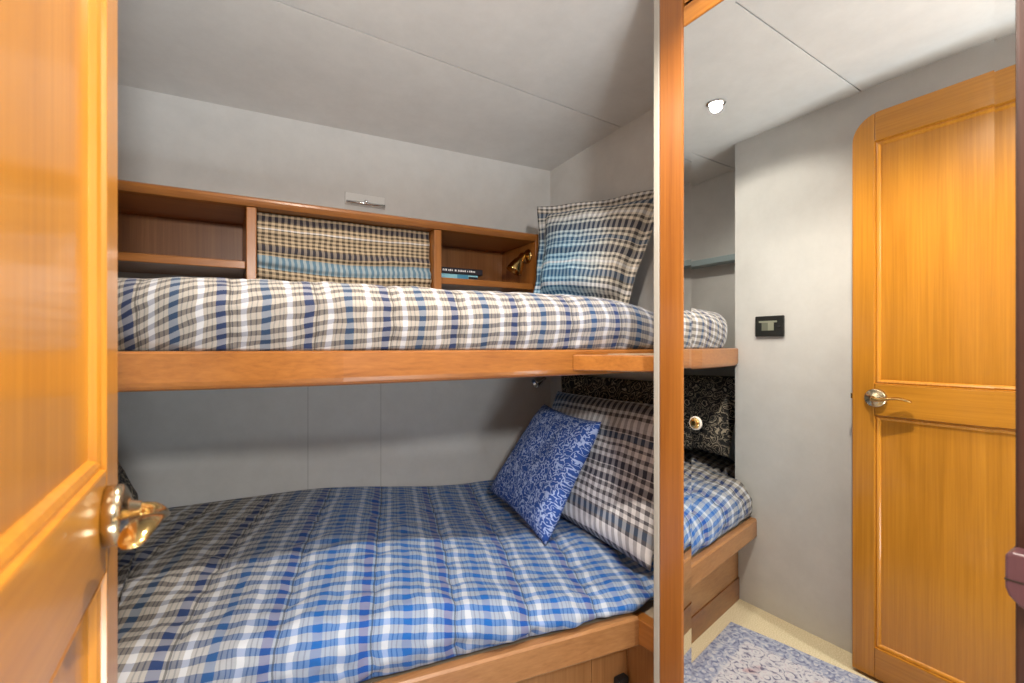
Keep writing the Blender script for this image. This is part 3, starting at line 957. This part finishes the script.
pillow('pillow', 'plaid flanged pillow leaning in the corner of the upper bunk', 'pillow', M_PL_SHAM_UP,
       (1.095, 1.545, 1.345), (1.270, 1.190, 1.288), (1.385, 1.06, 1.745), (1.155, 1.590, 1.762), 0.14, flange=0.04, pinch=0.06, wr=0.010, seed=2.0, uvoff=(0, .02))
pillow('pillow', 'large plaid pillow behind the blue cushion on the lower bunk', 'pillow', M_PL_SHAM_LOW,
       (1.075, 1.54, 0.535), (1.10, 0.93, 0.480), (1.31, 0.98, 0.955), (1.325, 1.66, 0.950), 0.13, flange=0.0, pinch=0.02, wr=0.006, seed=5.0, uvoff=(.02, .05))
pillow('pillow', 'black floral pillow behind the large plaid pillow under the upper bunk', 'pillow', M_BLACKFLORAL,
       (1.36, 1.68, 0.58), (1.36, 0.98, 0.58), (1.41, 1.00, 1.03), (1.41, 1.74, 1.03), 0.045, pinch=0.02, seed=7.0)
pillow('pillow', 'black floral pillow at the left end of the lower bunk seen in the mirror', 'pillow', M_BLACKFLORAL,
       (-0.235, 1.26, 0.63), (-0.235, 1.90, 0.63), (-0.410, 1.90, 1.01), (-0.410, 1.26, 1.01), 0.12, pinch=0.05, seed=9.0)
pillow('cushion', 'small blue scroll-print cushion leaning on the plaid pillow', 'cushion', M_BLUEFLORAL,
       (0.950, 1.64, 0.560), (0.915, 1.212, 0.497), (1.105, 1.145, 0.900), (1.145, 1.525, 0.918), 0.10, pinch=0.05, wr=0.004, seed=4.0)

# ------------------------------------------------------------------ books on the right shelf
def book(name, label, z0, th, x0, x1, dy, mat, group):
    f = lambda x: yshelf(x) + .045 + dy
    g = lambda x: yshelf(x) + .165 + dy
    c = thing(name, label, 'book', ((x0 + x1) / 2, f(x0) + .05, z0), group)
    cv = band(x0, x1, f, lambda x: f(x) + .003, z0, z0 + th)
    band(x0, x1, f, g, z0, z0 + .0018, cv); band(x0, x1, f, g, z0 + th - .0018, z0 + th, cv)
    obj('cover', cv, mat, c)
    obj('pages', band(x0 + .003, x1 - .003, lambda x: f(x) + .003, lambda x: g(x) - .003, z0 + .002, z0 + th - .002), M_PAPER, c)
    return c, f
ZB = 1.4345
b1, f1 = book('book', 'pale blue book lying under the dark one on the shelf', ZB, 0.020, 0.745, 0.905, 0.0, M_BOOKBLUE, 'books on the right shelf')
obj('spine_label', band(0.815, 0.862, lambda x: f1(x) - .0006, lambda x: f1(x) + .001, ZB + .002, ZB + .018), M_BOOKMID, b1)
obj('spine_label', band(0.864, 0.9045, lambda x: f1(x) - .0006, lambda x: f1(x) + .001, ZB + .001, ZB + .012), M_BOOKDARK, b1)
b2, f2 = book('book', 'dark book with white spine lettering lying on top of the blue book', ZB + .0205, 0.024, 0.742, 0.925, -.004, M_BOOKDARK, 'books on the right shelf')
bm = bmesh.new()
x = 0.752
for w_ in (.007, .005, .008, 0, .006, .008, .005, -1, .007, .006, .009, .006, .008, 0, .005, 0, .007, .008, .006, .006):
    if w_ == 0: x += .004; continue
    if w_ < 0: x += .008; band(x, x + .007, lambda q: f2(q) - .0006, lambda q: f2(q) + .001, ZB + .030, ZB + .037, bm); x += .014; continue
    hh = .006 if w_ < .007 else .007
    band(x, x + w_ * .62, lambda q: f2(q) - .0006, lambda q: f2(q) + .001, ZB + .030, ZB + .030 + hh, bm)
    x += w_
obj('spine_lettering', bm, M_INK, b2)

# ------------------------------------------------------------------ reading lamps
def reading_lamp(name, label, head, aim, base, bn, metal, scale=1.0):
    t = thing(name, label, 'lamp', base)
    head, aim, base, bn = Vector(head), Vector(aim).normalized(), Vector(base), Vector(bn).normalized()
    obj('wall_plate', lathe(base, bn, [(0, .022 * scale), (.006, .022 * scale), (.010, .016 * scale), (.012, .006)], n=24), metal, t, smooth=True)
    tail = head - aim * .055 * scale
    k = base + bn * .03
    obj('arm', tube([base + bn * .008, k, (k + tail) / 2 + Vector((0, 0, .006)), tail], [.0045] * 4), metal, t, smooth=True)
    s = scale
    sh = obj('lamp_shade', lathe(head - aim * .058 * s, aim, [(0, .006 * s), (.004 * s, .010 * s), (.022 * s, .012 * s), (.03 * s, .018 * s), (.062 * s, .026 * s), (.066 * s, .0265 * s), (.064 * s, .024 * s), (.034 * s, .015 * s)], n=28), metal, t, smooth=True)
    obj('bulb', lathe(head - aim * .02 * s, aim, [(0, .010 * s), (.012 * s, .014 * s), (.018 * s, .010 * s), (.021 * s, .003 * s)], n=18), M_DARKIN, sh, smooth=True)
    return t
reading_lamp('reading_lamp', 'brass reading lamp on the right shelf beside the upper pillow', (1.095, 1.675, 1.500), (-.42, .12, -.75), (1.1555, 1.66, 1.560), (-1, 0, 0), M_BRASS, 1.4)
reading_lamp('reading_lamp', 'dark chrome reading lamp under the upper bunk above the pillows', (1.275, 1.765, 0.985), (-.85, .1, -.40), (1.375, yback(1.375) - .001, 1.02), (0, -1, 0), M_CHROME, 1.0)

# ------------------------------------------------------------------ bracket on the hull wall
x0, x1 = 0.44, 0.60
ang = -math.atan(0.092)
br = thing('wall_bracket', 'small white plate with a chrome bar on the wall just above the shelf', 'bracket', (0.52, yback(.52), 1.755))
yb0 = lambda d: (lambda x: yback(x) - d)
obj('gasket', band(x0 - .0015, x1 + .0015, yb0(.002), yb0(0), 1.7505, 1.8015), M_JOINT, br, label='thin grey gasket')
obj('plate', band(x0, x1, yb0(.006), yb0(0), 1.752, 1.800), plain('white_plate', (.72, .72, .70), .35), br, bevel=0.0015)
obj('bar', tube([(x0 + .002, yback(x0) - .014, 1.760), ((x0 + x1) / 2, yback((x0 + x1) / 2) - .014, 1.760), (x1 - .002, yback(x1) - .014, 1.760)], [.006] * 3), M_CHROME, br, smooth=True)
xm_ = (x0 + x1) / 2
obj('catch', lathe((xm_, yback(xm_) - .003, 1.766), (0, -1, 0), [(0, .009), (.014, .009), (.019, .006), (.020, .002)], n=20), M_CHROME, br, smooth=True)

# ------------------------------------------------------------------ switch panel on the left wall
sp = thing('switch_panel', 'black control panel with a small screen on the grey wall', 'switch panel', (XW, 1.053, 1.20))
obj('housing', box(XW, XW + .012, 0.992, 1.113, 1.203, 1.292), M_BLACK, sp, bevel=0.003)
obj('screen', box(XW + .0115, XW + .0135, 1.031, 1.083, 1.229, 1.264), M_LCD, sp)
obj('screen', box(XW + .0115, XW + .0140, 1.031, 1.056, 1.229, 1.269), M_LCD2, sp, label='paler right half of the screen')
obj('bar', box(XW + .0115, XW + .0142, 1.018, 1.095, 1.263, 1.271), M_LCD2, sp)
obj('button', lathe((XW + .0118, 1.010, 1.244), (1, 0, 0), [(0, .006), (.002, .006), (.003, .004)], n=16), M_RUBBER, sp)

# ------------------------------------------------------------------ ledge on the end wall
lg = obj('wall_ledge', box(XE, XE + .075, YC + .01, yshelf(XE) - .012, 1.602, 1.635), M_LEDGE, None, bevel=0.004)
tag(lg, 'blue-grey ledge on the end wall seen in the mirror', 'ledge')

# ------------------------------------------------------------------ rug
RA = math.atan(0.1875)
RW, RL = 0.66, 1.15
c0 = Vector((0.006, 1.104)); ux = Vector((cos(RA), -sin(RA))); uy = Vector((-sin(RA), -cos(RA)))
bm = bmesh.new(); uvl = bm.loops.layers.uv.new('UVMap')
nu_, nv_ = 24, 40
top = [[None] * (nv_ + 1) for _ in range(nu_ + 1)]
low = [[None] * (nv_ + 1) for _ in range(nu_ + 1)]
for i in range(nu_ + 1):
    for j in range(nv_ + 1):
        p = c0 + ux * (RW * i / nu_) + uy * (RL * j / nv_)
        zz = 0.009 + .0015 * noise.noise((p.x * 6, p.y * 6, 0))
        top[i][j] = bm.verts.new((p.x, p.y, zz)); low[i][j] = bm.verts.new((p.x, p.y, 0.0008))
for i in range(nu_):
    for j in range(nv_):
        q = ((i, j), (i + 1, j), (i + 1, j + 1), (i, j + 1))
        fc = bm.faces.new([top[a][c] for a, c in q])
        for lp, (a, c) in zip(fc.loops, q): lp[uvl].uv = (RW * a / nu_, RL * c / nv_)
        bm.faces.new([low[a][c] for a, c in q[::-1]])
for i in range(nu_):
    bm.faces.new((top[i][0], top[i + 1][0], low[i + 1][0], low[i][0])); bm.faces.new((top[i][nv_], top[i + 1][nv_], low[i + 1][nv_], low[i][nv_]))
for j in range(nv_):
    bm.faces.new((top[0][j], top[0][j + 1], low[0][j + 1], low[0][j])); bm.faces.new((top[nu_][j], top[nu_][j + 1], low[nu_][j + 1], low[nu_][j]))
rg = obj('rug', bm, rug_mat(RW, RL), None, smooth=False)
tag(rg, 'faded lavender and blue oriental rug on the cream carpet', 'rug')

# ------------------------------------------------------------------ ceiling downlights
def downlight(x, y, label, energy, cone=150):
    z = zceil(y)
    t = thing('downlight', label, 'ceiling light', (x, y, z))
    obj('trim_ring', lathe((x, y, z), (0, 0, -1), [(-.002, .034), (.003, .036), (.006, .031), (.004, .026)], n=32), M_CHROME, t, smooth=False)
    obj('lens', lathe((x, y, z - .001), (0, 0, -1), [(0, .0255), (.003, .025), (.0045, .018)], n=28), M_LAMP, t, smooth=True)
    lo = light('downlight_lamp', 'SPOT', (x, y, z - .012), energy, WARM, 0.022, (0, 0, 0), cone, 0.6)
    lo.parent = t; lo.location = (0, 0, -.012)
    return t
downlight(0.19, 1.053, 'lit round ceiling downlight reflected in the mirror', DOWN_E)
downlight(0.54, 0.45, 'round ceiling downlight beside the mirror', 76, 140)
